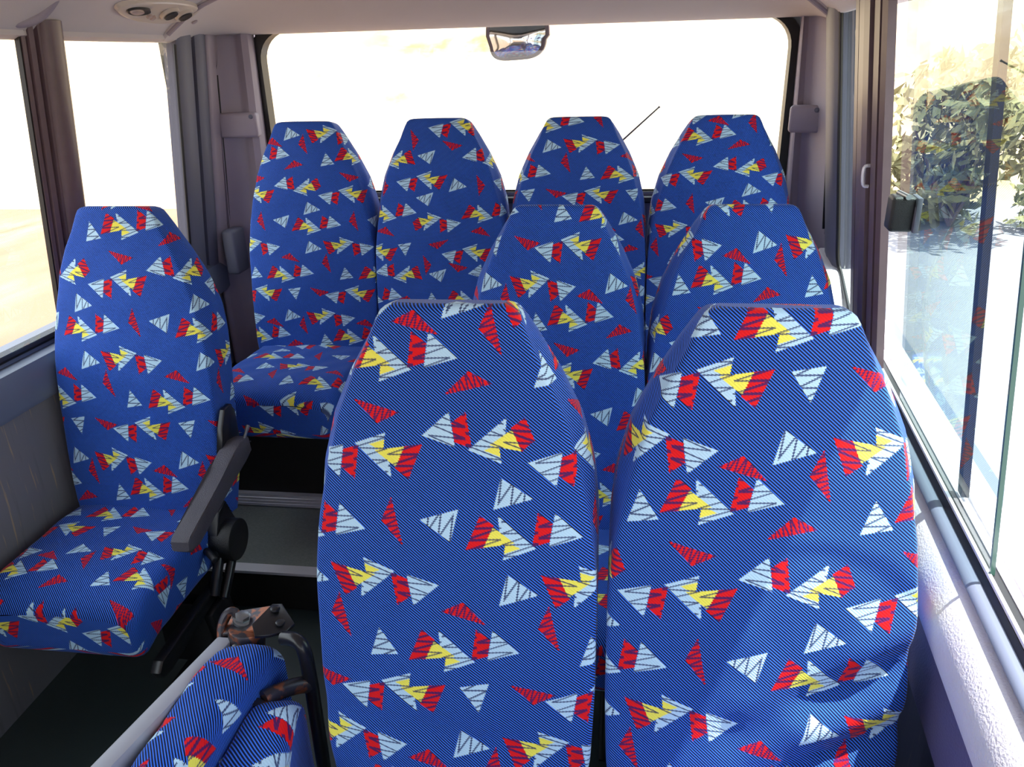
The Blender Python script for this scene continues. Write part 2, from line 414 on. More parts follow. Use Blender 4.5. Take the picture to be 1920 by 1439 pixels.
# floor: low part, step, rear platform
bm = bmesh.new(); box(bm, (-.45, .08, -.03), (2.5, 3.58, .06)); struct('floor', bm, 'floor', False)
bm = bmesh.new(); box(bm, (-.45, 2.055, .035), (2.5, .37, .21), bev=.004); o = struct('floor_step', bm, 'tread', False)
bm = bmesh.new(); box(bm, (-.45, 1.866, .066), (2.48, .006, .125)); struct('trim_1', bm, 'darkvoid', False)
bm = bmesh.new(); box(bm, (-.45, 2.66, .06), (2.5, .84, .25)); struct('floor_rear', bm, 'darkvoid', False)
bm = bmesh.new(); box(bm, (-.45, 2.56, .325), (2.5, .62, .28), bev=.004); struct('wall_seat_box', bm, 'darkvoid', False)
def nosing(name, y, z, drop, lip):
    bm = bmesh.new()
    prof = [(y-.008, z-drop), (y-.008, z+.003), (y+lip, z+.003), (y+lip, z), (y-.003, z), (y-.003, z-drop)]
    prism(bm, prof, lambda a, b, d: (d, a, b), -1.6, .72)
    if drop > .03:
        for k in range(3): tube(bm, [(-1.6, y-.008, z-.010-.012*k), (.72, y-.008, z-.010-.012*k)], .0022, 6)
    return struct(name, bm, 'alu', False)
nosing('trim_2', 1.866, .141, .006, .032)
nosing('trim_3', 2.236, .188, .044, .02)
# left wall, lower panel with shoulder
def wall_profile(name, prof, y0, y1, fx, mat, thick=None, n=1):
    bm = bmesh.new()
    ys = [y0+(y1-y0)*i/n for i in range(n+1)]
    rows = [[bm.verts.new(fx(p, y)) for p in prof] for y in ys]
    for A, B in zip(rows, rows[1:]):
        for i in range(len(prof)): bm.faces.new((A[i], A[(i+1) % len(prof)], B[(i+1) % len(prof)], B[i]))
    bm.faces.new(rows[0]); bm.faces.new(rows[-1][::-1])
    return bm
# profile points are (offset inward from wall plane, z)
lp = [(-.10, 0), (0, 0), (0, .30), (.012, .55), (.012, .775), (-.10, .775)]
bm = wall_profile('wall_left', lp, -1.7, 2.95, lambda p, y: (-1.55+p[0], y, p[1]), 'lowerl'); struct('wall_left', bm, 'lowerl', False)
lp = [(-.10, .775), (.030, .772), (.036, .785), (.036, .86), (.028, .884), (.008, .890), (-.02, .884), (-.03, .905), (-.10, .905)]
bm = wall_profile('s', lp, -1.7, 2.95, lambda p, y: (-1.55+p[0], y, p[1]), 'sill'); struct('trim_4', bm, 'rail')
lp = [(-.035, .900), (-.012, .897), (-.008, .905), (-.012, .915), (-.035, .918)]
bm = wall_profile('s', lp, -1.7, 2.63, lambda p, y: (-1.55+p[0], y, p[1]), 'seal'); struct('trim_5', bm, 'seal')
# right wall lower panel, band, bolster, rail
def fr(p, y): return (xr(y, .9)-p[0], y, p[1])
bm = wall_profile('s', [(-.12, 0), (0, 0), (.0, .60), (-.12, .60)], -1.7, 2.95, fr, 'lower'); struct('wall_right', bm, 'lower', False)
bm = wall_profile('s', [(-.12, .60), (.012, .60), (.030, .615), (.034, .70), (.028, .745), (-.12, .745)], -1.7, 2.95, fr, 'band'); struct('trim_6', bm, 'band')
bol = [(-.12, .745), (.028, .745)]+[(.028-.016*t+.030*math.sin(t*math.pi)**.7, .745+.122*t) for t in (.05, .12, .2, .3, .4, .5, .6, .7, .8, .88, .95)]+[(.010, .868), (-.12, .868)]
bm = wall_profile('s', bol, -1.7, 2.95, fr, 'sill'); struct('trim_7', bm, 'sill')
rl = [(-.12, .868), (.006, .868)]+[(.005+.010*math.sin(t*math.pi), .868+.019*t) for t in (.15, .35, .5, .65, .85)]+[(.004, .886), (-.12, .888)]
bm = wall_profile('s', rl, -1.7, 2.95, fr, 'rail'); struct('trim_8', bm, 'rail')
bm = wall_profile('s', [(-.026, .888), (-.004, .886), (-.008, .898), (-.012, .898), (-.012, .902), (-.026, .902)], -1.7, 2.5, fr, 'seal'); struct('trim_9', bm, 'seal', False)
bm = wall_profile('s', [(-.09, .888), (-.026, .888), (-.026, .904), (-.029, .904), (-.029, .897), (-.046, .897), (-.046, .904), (-.049, .904), (-.049, .899), (-.09, .899)], -1.7, 2.5, fr, 'alu'); struct('trim_32', bm, 'alu', False)
bm = wall_profile('s', [(-.009, .8985), (-.014, .8985), (-.014, .904), (-.009, .904)], -1.7, 1.80, fr, 'alu'); struct('trim_10', bm, 'alu', False)

# pillars: extruded along the leaning wall plane, section points (y, offset inward)
def pillar(name, side, sec, z0, z1, mat, smooth=False):
    bm = bmesh.new(); Zs = [z0+(z1-z0)*i/8 for i in range(9)]; rows = []
    for z in Zs:
        rows.append([bm.verts.new(((xl(y, z)+o) if side < 0 else (xr(y, z)-o), y, z)) for y, o in sec])
    n = len(sec)
    for A, B in zip(rows, rows[1:]):
        for i in range(n): bm.faces.new((A[i], A[(i+1) % n], B[(i+1) % n], B[i]))
    bm.faces.new(rows[0]); bm.faces.new(rows[-1][::-1])
    return struct(name, bm, mat, smooth)
# left B pillar : channel with black grooves, then rounded grey-brown cover
pillar('trim_11', -1, [(1.905, -.013), (1.905, .002), (1.916, .004), (1.916, -.012), (1.922, -.012), (1.922, .010), (1.935, .014), (1.939, -.006), (1.946, -.006), (1.948, .016), (1.955, .018), (1.955, -.013)], ZS-.02, ZT+.02, 'brown')
pillar('trim_12', -1, [(1.900, -.014), (1.900, -.001), (1.952, -.001), (1.952, -.014)], ZS-.02, ZT+.02, 'seal')
pillar('trim_13', -1, [(1.955, -.04), (1.955, .020), (1.962, .030), (1.98, .036), (2.01, .036), (2.03, .026), (2.042, .008), (2.046, -.013)], ZS-.02, ZT+.02, 'brown', True)
# left rear trim of window 2 and corner pillar
pillar('trim_14', -1, [(2.62, -.04), (2.625, .002), (2.64, .012), (2.69, .020), (2.705, .014), (2.708, -.04)], ZS-.02, ZT+.01, 'trimdark', True)
pillar('trim_15', -1, [(2.708, -.04), (2.708, .004), (2.722, .004), (2.722, -.04)], .78, ZT+.01, 'seal')
pillar('trim_16', -1, [(2.722, -.04), (2.724, .016), (2.74, .026), (2.77, .028), (2.785, .022), (2.785, -.04)], .78, ZT+.01, 'trimdark', True)
# right B pillar with tracks, D trim
pillar('trim_17', 1, [(1.768, -.014), (1.768, .003), (1.79, .010), (1.79, -.012), (1.80, -.012), (1.80, .012), (1.835, .016), (1.84, -.010), (1.852, -.010), (1.856, .022), (1.90, .026), (1.96, .026), (1.965, .008), (1.975, .008), (1.98, .024), (2.05, .020), (2.10, .004), (2.10, -.014)], ZS-.03, ZT+.03, 'brown')
pillar('trim_18', 1, [(1.788, -.012), (1.788, -.006), (1.855, -.006), (1.855, -.012)], ZS-.02, ZT+.02, 'seal')
pillar('trim_19', 1, [(2.425, -.05), (2.43, .000), (2.45, .014), (2.52, .022), (2.58, .020), (2.60, .012), (2.60, -.05)], ZS-.04, ZT+.04, 'trimdark', True)
pillar('trim_20', 1, [(2.60, -.05), (2.60, .004), (2.615, .004), (2.615, -.05)], .78, ZT+.04, 'seal')
# pale sill end under right rear window
bm = bmesh.new(); prism(bm, [(2.15, .885), (2.62, .885), (2.62, .99), (2.50, .985), (2.40, .965)], lambda a, b, d: (xr(a, .9)+d, a, b), -.045, .03, .006); struct('trim_21', bm, 'sill')

# front of the bus behind the camera
pillar('trim_30', -1, [(-.42, -.04), (-.42, .03), (-.28, .03), (-.28, -.04)], ZS-.02, ZT+.02, 'trimdark')
pillar('trim_31', 1, [(-.42, -.04), (-.42, .03), (-.28, .03), (-.28, -.04)], ZS-.02, ZT+.02, 'trimdark')
bm = bmesh.new(); box(bm, (-.6, -1.74, .55), (2.1, .08, 1.16), bev=.01); box(bm, (-.6, -1.74, 1.78), (2.1, .08, .30), bev=.01); struct('wall_front', bm, 'trimdark', False)
bm = bmesh.new(); bm.faces.new([bm.verts.new(p) for p in ((-1.6, -1.74, 1.12), (.4, -1.74, 1.12), (.4, -1.74, 1.64), (-1.6, -1.74, 1.64))]); link('pane', bm, 'glass', win_struct('window_6', (-.6, -1.74, 1.12), 'windscreen at the front of the bus'), False)
# rear corner covers (grey plastic, bulging toward the rear window) with a groove
def corner(name, pts, mat, groove):
    bm = bmesh.new(); Zs = [.20+(1.72-.20)*i/30 for i in range(31)]; rows = []
    for z in Zs:
        row = []
        for i, (x, y) in enumerate(pts):
            sx = (.12*(z-.9) if z > .9 else 0)*(1 if pts[0][0] < 0 else -1)*(1-.9*i/(len(pts)-1))
            g = 0
            if groove[0] <= i <= groove[1] and groove[2] < z < groove[3]: g = .012*(1 if pts[0][0] < 0 else -1)
            row.append(bm.verts.new((x+sx-g, y+abs(g)*.6, z)))
        rows.append(row)
    for A, B in zip(rows, rows[1:]):
        for i in range(len(pts)-1): bm.faces.new((A[i], A[i+1], B[i+1], B[i]))
    o = struct(name, bm, mat)
    md = o.modifiers.new('th', 'SOLIDIFY'); md.thickness = .012; md.offset = -1 if pts[0][0] < 0 else 1
    return o
LC = [(-1.535, 2.785), (-1.528, 2.81), (-1.52, 2.835), (-1.517, 2.84), (-1.510, 2.858), (-1.507, 2.862), (-1.49, 2.885), (-1.46, 2.905), (-1.435, 2.915), (-1.415, 2.915), (-1.395, 2.905), (-1.375, 2.895), (-1.358, 2.90), (-1.349, 2.915), (-1.346, 2.95)]
corner('wall_rear_left', LC, 'trim', (3, 4, 1.00, 1.57))
RC = [(.742, 2.612), (.728, 2.66), (.722, 2.70), (.72, 2.705), (.716, 2.73), (.714, 2.735), (.704, 2.78), (.69, 2.84), (.672, 2.885), (.65, 2.905), (.63, 2.90), (.620, 2.893), (.610, 2.90), (.604, 2.915), (.602, 2.95)]
corner('wall_rear_right', RC, 'trim', (3, 4, 1.02, 1.52))
for nm, (x, y), z0, z1, sg, k in (('groove_shade_left', (-1.5065, 2.862), 1.0, 1.56, 1, .70), ('groove_shade_right', (.7125, 2.7365), 1.03, 1.51, -1, .66)):  # thin black strips added to draw the shadow line of the corner grooves
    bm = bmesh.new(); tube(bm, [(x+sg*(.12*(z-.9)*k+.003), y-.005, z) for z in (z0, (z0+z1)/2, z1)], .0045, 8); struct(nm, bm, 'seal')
# rear wall below the window
bm = bmesh.new(); box(bm, (-.38, 2.96, .66), (2.35, .06, .93), bev=.01); struct('wall_rear', bm, 'trimdark', False)
# rear window: black seal around a rounded opening, glass pane
def rounded(x0, x1, z0, z1, r, n=8):
    P = []
    for cx, cz, a0 in ((x1-r, z1-r, 0), (x0+r, z1-r, 90), (x0+r, z0+r, 180), (x1-r, z0+r, 270)):
        for i in range(n+1):
            t = math.radians(a0+90*i/n); P.append((cx+r*math.cos(t), cz+r*math.sin(t)))
    return P
win = thing('window_1', (-.36, 2.96, 1.12), 'wide rear window with rounded corners and black rubber seal above rear seats', 'window'); win['kind'] = 'structure'
def ringmesh(P, Q, y0, y1):
    bm = bmesh.new(); n = len(P)
    a = [bm.verts.new((x, y0, z)) for x, z in P]; b = [bm.verts.new((x, y0, z)) for x, z in Q]
    c = [bm.verts.new((x, y1, z)) for x, z in P]; d = [bm.verts.new((x, y1, z)) for x, z in Q]
    for i in range(n):
        j = (i+1) % n
        for (p, q) in ((a, b), (b, d), (d, c), (c, a)): bm.faces.new((p[i], p[j], q[j], q[i]))
    return bm
P = rounded(-1.352, .606, 1.11, 1.716, .11); Q = rounded(-1.308, .570, 1.125, 1.700, .10)
link('window_seal', ringmesh(P, Q, 2.935, 2.99), 'seal', win)
bm = bmesh.new(); bm.faces.new([bm.verts.new((x, 2.972, z)) for x, z in rounded(-1.33, .59, 1.115, 1.708, .105)]); link('pane', bm, 'glass', win, False)
P = rounded(-1.72, .90, .2, 1.95, .02)
bm = ringmesh(P, rounded(-1.345, .60, 1.112, 1.714, .11), 2.975, 3.03); struct('wall_rear_outer', bm, 'seal', False)

# ------------------------------------------------------------------ ceiling
def zc(x, y):
    l, r = -1.457, xr(y, 1.7)
    t = (x-l)/(r-l); t = max(0, min(1, t))
    e = min(t, 1-t)*(r-l)
    return 1.682+.14*(1-math.exp(-e/.16))+.05*math.sin(math.pi*t)
def ceil_mesh(y0, y1, ny, drop, nx=60, edge=.0):
    bm = bmesh.new(); rows = []
    for j in range(ny+1):
        y = y0+(y1-y0)*j/ny; row = []
        l, r = -1.47, xr(y, 1.7)+.012
        for i in range(nx+1):
            t = i/nx; x = l+(r-l)*(.5-.5*math.cos(math.pi*t))
            z = drop(x, y, zc(x, y)); row.append(bm.verts.new((x, y, z)))
        rows.append(row)
    for A, B in zip(rows, rows[1:]):
        for i in range(nx): bm.faces.new((A[i], A[i+1], B[i+1], B[i]))
    return bm
bm = ceil_mesh(-1.7, 2.66, 40, lambda x, y, z: z); o = struct('ceiling', bm, 'headliner')
md = o.modifiers.new('th', 'SOLIDIFY'); md.thickness = .02; md.offset = 1
def hdrop(x, y, z):
    e = sm((y-2.54)/.40); lip = .012 if y > 2.555 else -.004
    return z*(1-e)+1.703*e-lip
bm = ceil_mesh(2.545, 2.94, 32, hdrop); o = struct('ceiling_rear', bm, 'headliner')
md = o.modifiers.new('th', 'SOLIDIFY'); md.thickness = .012; md.offset = 1
bm = bmesh.new(); tube(bm, smooth_path([(-1.44+i*.102, 2.558, hdrop(-1.44+i*.102, 2.56, zc(-1.44+i*.102, 2.558))+.004) for i in range(21)], 3), .008, 8); struct('trim_22', bm, 'trim')
bm = bmesh.new(); tube(bm, [(-1.33, 2.93, 1.697), (-.4, 2.935, 1.702), (.60, 2.93, 1.697)], .006, 8); struct('trim_23', bm, 'lamp')
# roof side rails outside above the windows (close the shell)
for nm, pts in (('wall_left_top', [(-1.475, 1.665), (-1.452, 1.675), (-1.452, 1.70), (-1.50, 1.90), (-1.54, 1.90), (-1.54, 1.68)]),):
    bm = bmesh.new(); prism(bm, pts, lambda a, b, d: (a, d, b), -1.7, 2.95); struct(nm, bm, 'headliner', False)
bm = wall_profile('s', [(-.02, 1.690), (.004, 1.692), (.006, 1.71), (-.03, 1.90), (-.10, 1.90), (-.10, 1.69)], -1.7, 2.95, lambda p, y: (xr(y, 1.69)-p[0], y, p[1]), 'headliner'); struct('wall_right_top', bm, 'headliner', False)
# ------------------------------------------------------------------ side windows
def quad_pane(bm, side, y0, y1, z0, z1, off, th=.004):
    for k in range(1):
        f = (lambda y, z, o: (xl(y, z)-o, y, z)) if side < 0 else (lambda y, z, o: (xr(y, z)+o, y, z))
        vs = [bm.verts.new(f(y, z, off)) for y, z in ((y0, z0), (y1, z0), (y1, z1), (y0, z1))]
        bm.faces.new(vs)
e = win_struct('window_2', (-1.56, .9, .9), 'left side window ahead of the dark window pillar')
bm = bmesh.new(); quad_pane(bm, -1, -1.7, 1.915, ZS, ZT, .012); link('pane', bm, 'glass', e, False)
e = win_struct('window_3', (-1.56, 2.3, .9), 'left side window behind the dark window pillar')
bm = bmesh.new(); quad_pane(bm, -1, 2.04, 2.63, ZS, ZT, .012); link('pane', bm, 'glass', e, False)
bm = bmesh.new()
for (y0, y1) in ((2.043, 2.050), (2.618, 2.625)):
    tube(bm, [(xl(y0, z)+.0, (y0+y1)/2, z) for z in (ZS, 1.2, 1.5, ZT-.03)], .005, 8)
link('window_seal', bm, 'seal', e)
e = win_struct('window_4', (.68, 2.27, .9), 'narrow right side window beside the rear seats')
bm = bmesh.new(); quad_pane(bm, 1, 2.09, 2.44, ZS, ZT+.02, .012); link('pane', bm, 'green', e, False)
bm = bmesh.new(); tube(bm, smooth_path([(xr(2.426, z), 2.426 if z > .98 else 2.38, z) for z in (1.70, 1.4, 1.1, 1.0, .96)]+[(xr(2.1, .905)-.002, 2.12, .902)], 4), .006, 8); link('window_seal', bm, 'seal', e)
e = win_struct('window_5', (.55, 1.3, .9), 'right side sliding window, half open, with two overlapping greenish panes')
bm = bmesh.new(); quad_pane(bm, 1, 1.20, 1.78, ZS-.005, ZT+.02, .036); link('pane', bm, 'green', e, False)
sl = bmesh.new(); quad_pane(sl, 1, .985, 1.60, ZS-.005, ZT+.02, .016); p2 = link('sliding_pane', sl, 'green', e, False)
bm = bmesh.new()
for z0, z1 in ((ZS-.005, ZT+.02),):
    prism(bm, [(.981, z0), (.987, z0), (.987, z1), (.981, z1)], lambda a, b, d: (xr(a, b)+.016+d, a, b), -.003, .003)
link('glass_edge', bm, 'edge', p2, False)
bm = bmesh.new(); prism(bm, [(1.190, ZS), (1.212, ZS), (1.212, ZT+.02), (1.190, ZT+.02)], lambda a, b, d: (xr(a, b)+.036+d, a, b), -.006, .006); link('meeting_strip', bm, 'seal', e, False)
# latch on the sliding pane
e = thing('window_latch', (xr(1.58, 1.3), 1.57, 1.3), 'black plastic window latch clipped to rear edge of the sliding pane', 'latch')
bm = bmesh.new(); box(bm, (xr(1.57, 1.3)-.004, 1.575, 1.302), (.044, .05, .066), Matrix.Rotation(-.11, 3, 'Z'), .007, 3); link('latch_body', bm, 'black', e)
bm = bmesh.new(); box(bm, (xr(1.57, 1.3)+.018, 1.562, 1.303), (.010, .052, .066), Matrix.Rotation(-.11, 3, 'Z'), .003, 2); link('finger_grip', bm, 'trimdark', e)
bm = bmesh.new(); cyl(bm, (xr(1.57, 1.3)-.004, 1.60, 1.336), (xr(1.57, 1.3)-.004, 1.545, 1.336), .005, 12); link('pivot_pin', bm, 'bolt', e)
bm = bmesh.new(); tube(bm, smooth_path([(xr(1.84, 1.33)-.018, 1.842, 1.355), (xr(1.84, 1.33)-.030, 1.842, 1.35), (xr(1.84, 1.31)-.030, 1.842, 1.315), (xr(1.84, 1.31)-.018, 1.842, 1.31)], 4), .004, 8)
tag(link('catch_plate', bm, 'alu'), 'small bright metal window catch on the brown pillar channel', 'window catch')

# ------------------------------------------------------------------ seats
def legs(parent, cx, yb, zf, zt):
    for sx in (-.15, .15):
        bm = bmesh.new()
        tube(bm, smooth_path([(cx+sx, yb-.30, zt-.16), (cx+sx, yb-.28, (zf+zt)/2-.05), (cx+sx, yb-.30, zf+.02), (cx+sx, yb-.31, zf+.001)], 4), .014, 10)
        link('leg', bm, 'steel', parent); bm = bmesh.new()
        tube(bm, smooth_path([(cx+sx, yb-.04, zt-.16), (cx+sx, yb-.06, (zf+zt)/2-.05), (cx+sx, yb-.04, zf+.02), (cx+sx, yb-.03, zf+.001)], 4), .014, 10)
        link('leg', bm, 'steel', parent)
    bm = bmesh.new()
    box(bm, (cx, yb-.18, zt-.165), (.38, .36, .02), bev=.004)
    link('seat_frame', bm, 'steel', parent)
SEATS = {
 # name: (cx, Ytop, Ztop, floor, cushion top, cu, cv)
 'FL': (-.240, 1.049, 1.265, 0, .46, (2.964, -.019, .296), (0, 1.377, -.104)),
 'FR': (.229, 1.049, 1.265, 0, .46, (3.033, .057, .265), (0, 1.369, .621)),
 'M1': (-.143, 1.845, 1.265, 0, .46, (3.3, -.094, -.106), (0, 1.434, .624)),
 'M2': (.313, 1.845, 1.265, 0, .46, (3.3, -.15, .283), (0, 1.372, -.229)),
 'L': (-1.278, 1.845, 1.265, 0, .455, (3.121, -.003, -.079), (0, 1.41, -.063)),
 'R1': (-1.041, 2.591, 1.410, .2, .66, (3.034, .174, -.526), (0, 1.645, -.177)),
 'R2': (-.585, 2.591, 1.413, .2, .66, (-3.063, -.378, -.466), (0, -1.595, .681)),
 'R3': (-.126, 2.591, 1.410, .2, .66, (2.942, .143, .834), (0, 1.70, .350)),
 'R4': (.332, 2.591, 1.408, .2, .66, (3.075, .35, .228), (0, 1.70, -.099)),
}
LAB = {
 'FL': ('large bus seat nearest the camera on the aisle side, blue patterned cover', 'front pair of seats'),
 'FR': ('large bus seat nearest the camera by the sliding window, cover partly sunlit', 'front pair of seats'),
 'M1': ('middle-row blue patterned bus seat seen over the aisle-side front seat', 'middle pair of seats'),
 'M2': ('middle-row blue patterned bus seat beside the right-hand window pillar', 'middle pair of seats'),
 'L': ('single blue patterned bus seat with black armrest by the left window', None),
 'R1': ('leftmost seat of the rear row, cushion showing beside the step', 'rear row of four seats'),
 'R2': ('rear row seat second from the left, its triangle pattern printed upside down', 'rear row of four seats'),
 'R3': ('rear row seat third from the left, in front of the thin rod outside', 'rear row of four seats'),
 'R4': ('rightmost seat of the rear row, beside the right belt guide', 'rear row of four seats'),
}
seat_objs = {}
for i, (k, (cx, Y, Z, zf, zt, cu, cv)) in enumerate(SEATS.items()):
    lab, grp = LAB[k]
    base = thing('bus_seat', (cx, Y-.25, zf), lab, 'seat', grp or 'blue patterned bus seats')
    dn = None
    if k == 'FR': dn = [(.14, .56, .16, .03, -.5, .022), (.17, .66, .14, .025, -.45, .026), (.05, .62, .10, .03, .2, -.008), (.18, .50, .10, .03, -.7, -.010)]
    if k == 'L': dn = [(.0, .45, .2, .04, .3, -.006), (.02, .62, .18, .035, .1, .006)]
    if k == 'FL': dn = [(0, .70, .25, .03, .15, .006)]
    ln = Z-zt-.0
    backrest(base, cx, Y, Z, cu, cv, seed=i, length=min(.86, (ln+.03)/math.cos(REC)), dents=dn)
    yb = Y-(ln)*math.tan(REC)+.0
    cushion(base, cx, yb+.02, zt, 3.03, 1.40, seed=i)
    if k != 'L': legs(base, cx, yb, zf+(.27 if zf else 0), zt)
    seat_objs[k] = base
# --- single left seat: armrest, recliner, side frame
L = seat_objs['L']
X0 = -1.03
def side(a, b, d): return (X0+d, a, b)
bm = bmesh.new()                                             # bracket plate on the backrest side
prism(bm, [(1.80, .745), (1.815, .72), (1.815, .60), (1.72, .60), (1.71, .64), (1.735, .70), (1.765, .742)], side, -.012, .004, .002); link('armrest_bracket', bm, 'steel', L)
def armsec(t):
    return t
arm = [(1.795, .650), (1.745, .660), (1.70, .648), (1.655, .622), (1.44, .562), (1.428, .552), (1.426, .528), (1.440, .516), (1.470, .520), (1.68, .578), (1.76, .590), (1.80, .605)]
bm = bmesh.new(); prism(bm, arm, side, -.006, .044, .009)
am = link('armrest', bm, 'armtex', L)
bm = bmesh.new(); tube(bm, smooth_path([(X0+.0415, a, b+.0) for a, b in ((1.80, .632), (1.745, .642), (1.70, .630), (1.655, .604), (1.45, .546))], 4), .0022, 6); link('side_rib', bm, 'black', am)
bm = bmesh.new(); cyl(bm, (X0+.035, 1.80, .665), (X0+.035, 1.745, .625), .0045, 8); tube(bm, [(X0+.035, 1.80, .665), (X0+.035, 1.812, .674)], .006, 8); link('release_lever', bm, 'bolt', am)
bm = bmesh.new(); cyl(bm, (X0-.03, 1.672, .395), (X0+.028, 1.672, .395), .058, 36, .004); link('recliner_disc', bm, 'black', L)
bm = bmesh.new()
prism(bm, [(1.70, .50), (1.655, .49), (1.63, .44), (1.61, .38), (1.62, .345), (1.66, .325), (1.70, .34), (1.735, .42)], side, -.04, -.006, .004)
link('recliner_plate', bm, 'steel', L)
bm = bmesh.new(); cyl(bm, (X0-.03, 1.60, .405), (X0+.018, 1.56, .405), .009, 12, .003); link('recline_knob', bm, 'black', L)
bm = bmesh.new()
tube(bm, smooth_path([(X0-.015, 1.635, .37), (X0-.012, 1.60, .33), (X0-.01, 1.565, .285)], 4), .014, 10)
tube(bm, smooth_path([(X0+.005, 1.66, .345), (X0+.006, 1.62, .305), (X0+.006, 1.58, .268)], 4), .013, 10)
link('support_arm', bm, 'steel', L)
bm = bmesh.new(); prism(bm, [(1.64, .305), (1.62, .27), (1.345, .235), (1.31, .243), (1.30, .265), (1.32, .285)], side, -.045, -.015, .006); link('side_rail', bm, 'steel', L)
bm = bmesh.new()
box(bm, (X0-.11, 1.58, .16), (.15, .05, .20), None, .008); box(bm, (X0-.02, 1.60, .15), (.03, .10, .22), Matrix.Rotation(.2, 3, 'X'), .008)
box(bm, (X0-.06, 1.58, .012), (.20, .16, .02), None, .006)
link('pedestal', bm, 'steel', L)

# --- folded aisle seat hinged to the aisle-side front seat
J = thing('folding_seat', (-.66, .95, 0), 'folded aisle jump seat with blue patterned pads and silver side panel at lower left', 'folding seat')
def fpad(name, zt, T, y0, y1, hgt, seed, l0, l1, r0, r1):
    # long pad standing on edge; its rounded top edge faces up
    ln = y1-y0
    def frame(a, s, d): 
        y = y1-s; z = zt-.06*sm((s-ln*.45)/(ln*.6))*0-d+.012*math.sin(s*9+seed)-.03*sm((.05-s)/.05)
        xa = l0+l1*s; xb = r0+r1*s; return (xa+(a+T/2)/T*(xb-xa)+.003*math.sin(s*22+seed), y, z)
    rs = [(0, .022, -.004), (0, .010, .000)]; s = .012
    while s < ln: rs.append((s, 0, s)); s += .02
    rs.append((ln, .015, ln+.006))
    def uvf(Lc, s): return (2.6*s+.2+seed*.31, 1.15*Lc+.3+seed*.27)
    def dent(a, s): return .006*nz(a*14+seed, s*13, seed)
    return pad(name, J, rs, lambda s: T/2, lambda s: 0, lambda s: hgt, lambda s: .010, .030, frame, uvf, dent=dent, nf=14)
fpad('backrest', .592, .118, .42, 1.085, .34, 1, -.712, -.10, -.600, -.14)
fpad('cushion', .550, .085, .42, 1.012, .30, 3, -.612, -.12, -.538, .14)
bm = bmesh.new()
side_o = [(1.105, .565), (1.075, .600), (.40, .600), (.36, .57), (.36, .30), (1.02, .22), (1.10, .36)]
prism(bm, side_o, lambda a, b, d: (-.722+d+.20*(a-1.09), a, b), -.004, .030, .005); link('side_panel', bm, 'silver', J)
# hinge bracket: bent rusty plates with bolts
hb = bmesh.new()
R1m = Matrix.Rotation(-.25, 3, 'Y') @ Matrix.Rotation(.15, 3, 'X')
box(hb, (-0.684, 1.115, 0.608), (.085, .060, .006), R1m, .002, 1)
tube(hb, smooth_path([(-0.724, 1.075, 0.556), (-0.732, 1.10, 0.596), (-0.724, 1.115, 0.621), (-0.709, 1.12, 0.624), (-0.700, 1.108, 0.608)], 5), .0085, 8)
cyl(hb, (-0.679, 1.085, 0.561), (-0.676, 1.095, 0.608), .034, 28, .004)
hbo = link('hinge_bracket', hb, 'rust', J)
for (x, y, z, r) in ((-0.692, 1.112, 0.613, .014), (-0.679, 1.055, 0.588, .010)):
    bm = bmesh.new(); cyl(bm, (x, y, z-.004), (x+.002, y, z+.003), r*1.35, 24, .001); cyl(bm, (x, y, z+.002), (x+.002, y, z+.012), r, 6, .001); link('bolt', bm, 'bolt', hbo)
bm = bmesh.new()
prism(bm, [(-.634, 1.085), (-.622, 1.150), (-.606, 1.158), (-.566, 1.118), (-.572, 1.095), (-.596, 1.072), (-.618, 1.060)], lambda a, b, d: (a-.024, b, .624+d-(a+.634)*.30), -.003, .004, .0015)
hp = link('hinge_plate', bm, 'steel', J)
for (x, y) in ((-.634, 1.135), (-.612, 1.105)):
    bm = bmesh.new(); z = .628-(x+.658)*.30; cyl(bm, (x, y, z), (x, y, z+.007), .0095, 20, .003); link('rivet', bm, 'steel', hp)
bm = bmesh.new()
tube(bm, smooth_path([(-.600, 1.085, .600), (-.570, 1.075, .606), (-.553, 1.066, .590), (-.547, 1.060, .53), (-.545, 1.055, .46), (-.545, 1.05, .20), (-.545, 1.04, .005)], 6), .0135, 14)
link('frame_tube', bm, 'steel', J)
bm = bmesh.new()
tube(bm, smooth_path([(-.549, 1.060, .515), (-.565, 1.040, .530), (-.590, 1.005, .545), (-.603, .985, .548)], 5), [.0155]*16, 12)
box(bm, (-.607, .975, .546), (.050, .018, .010), Matrix.Rotation(-.35, 3, 'Z'), .003)
link('pivot_arm', bm, 'rust', J)

# ------------------------------------------------------------------ fittings
def belt_guide(x, y, z, w_, rot, label):
    e = thing('belt_guide', (x, y, z), label, 'seat belt guide', 'belt guides')
    bm = bmesh.new(); R = Matrix.Rotation(rot, 3, 'Z')
    box(bm, (x, y-.012, z), (w_, .05, .088), R, .012, 3); link('cover', bm, 'trim', e)
    bm = bmesh.new(); cyl(bm, Vector((x, y, z+.030))+R @ Vector((w_*.36, -.03, 0)), Vector((x, y, z+.030))+R @ Vector((w_*.36, -.042, 0)), .008, 14, .002); link('screw_cap', bm, 'trimdark', e)
belt_guide(-1.398, 2.885, 1.385, .145, .12, 'grey plastic seat belt guide on the left rear corner, above leftmost rear seat')
belt_guide(.628, 2.875, 1.375, .105, -.30, 'grey plastic seat belt guide on the right rear corner')
# belt reel cover low on the left corner
bm = bmesh.new(); box(bm, (-1.458, 2.80, .93), (.05, .10, .17), None, .012, 3); tag(link('belt_reel_cover', bm, 'trimdark'), 'dark grey belt slot cover low on left corner trim beside rear seat', 'belt cover')

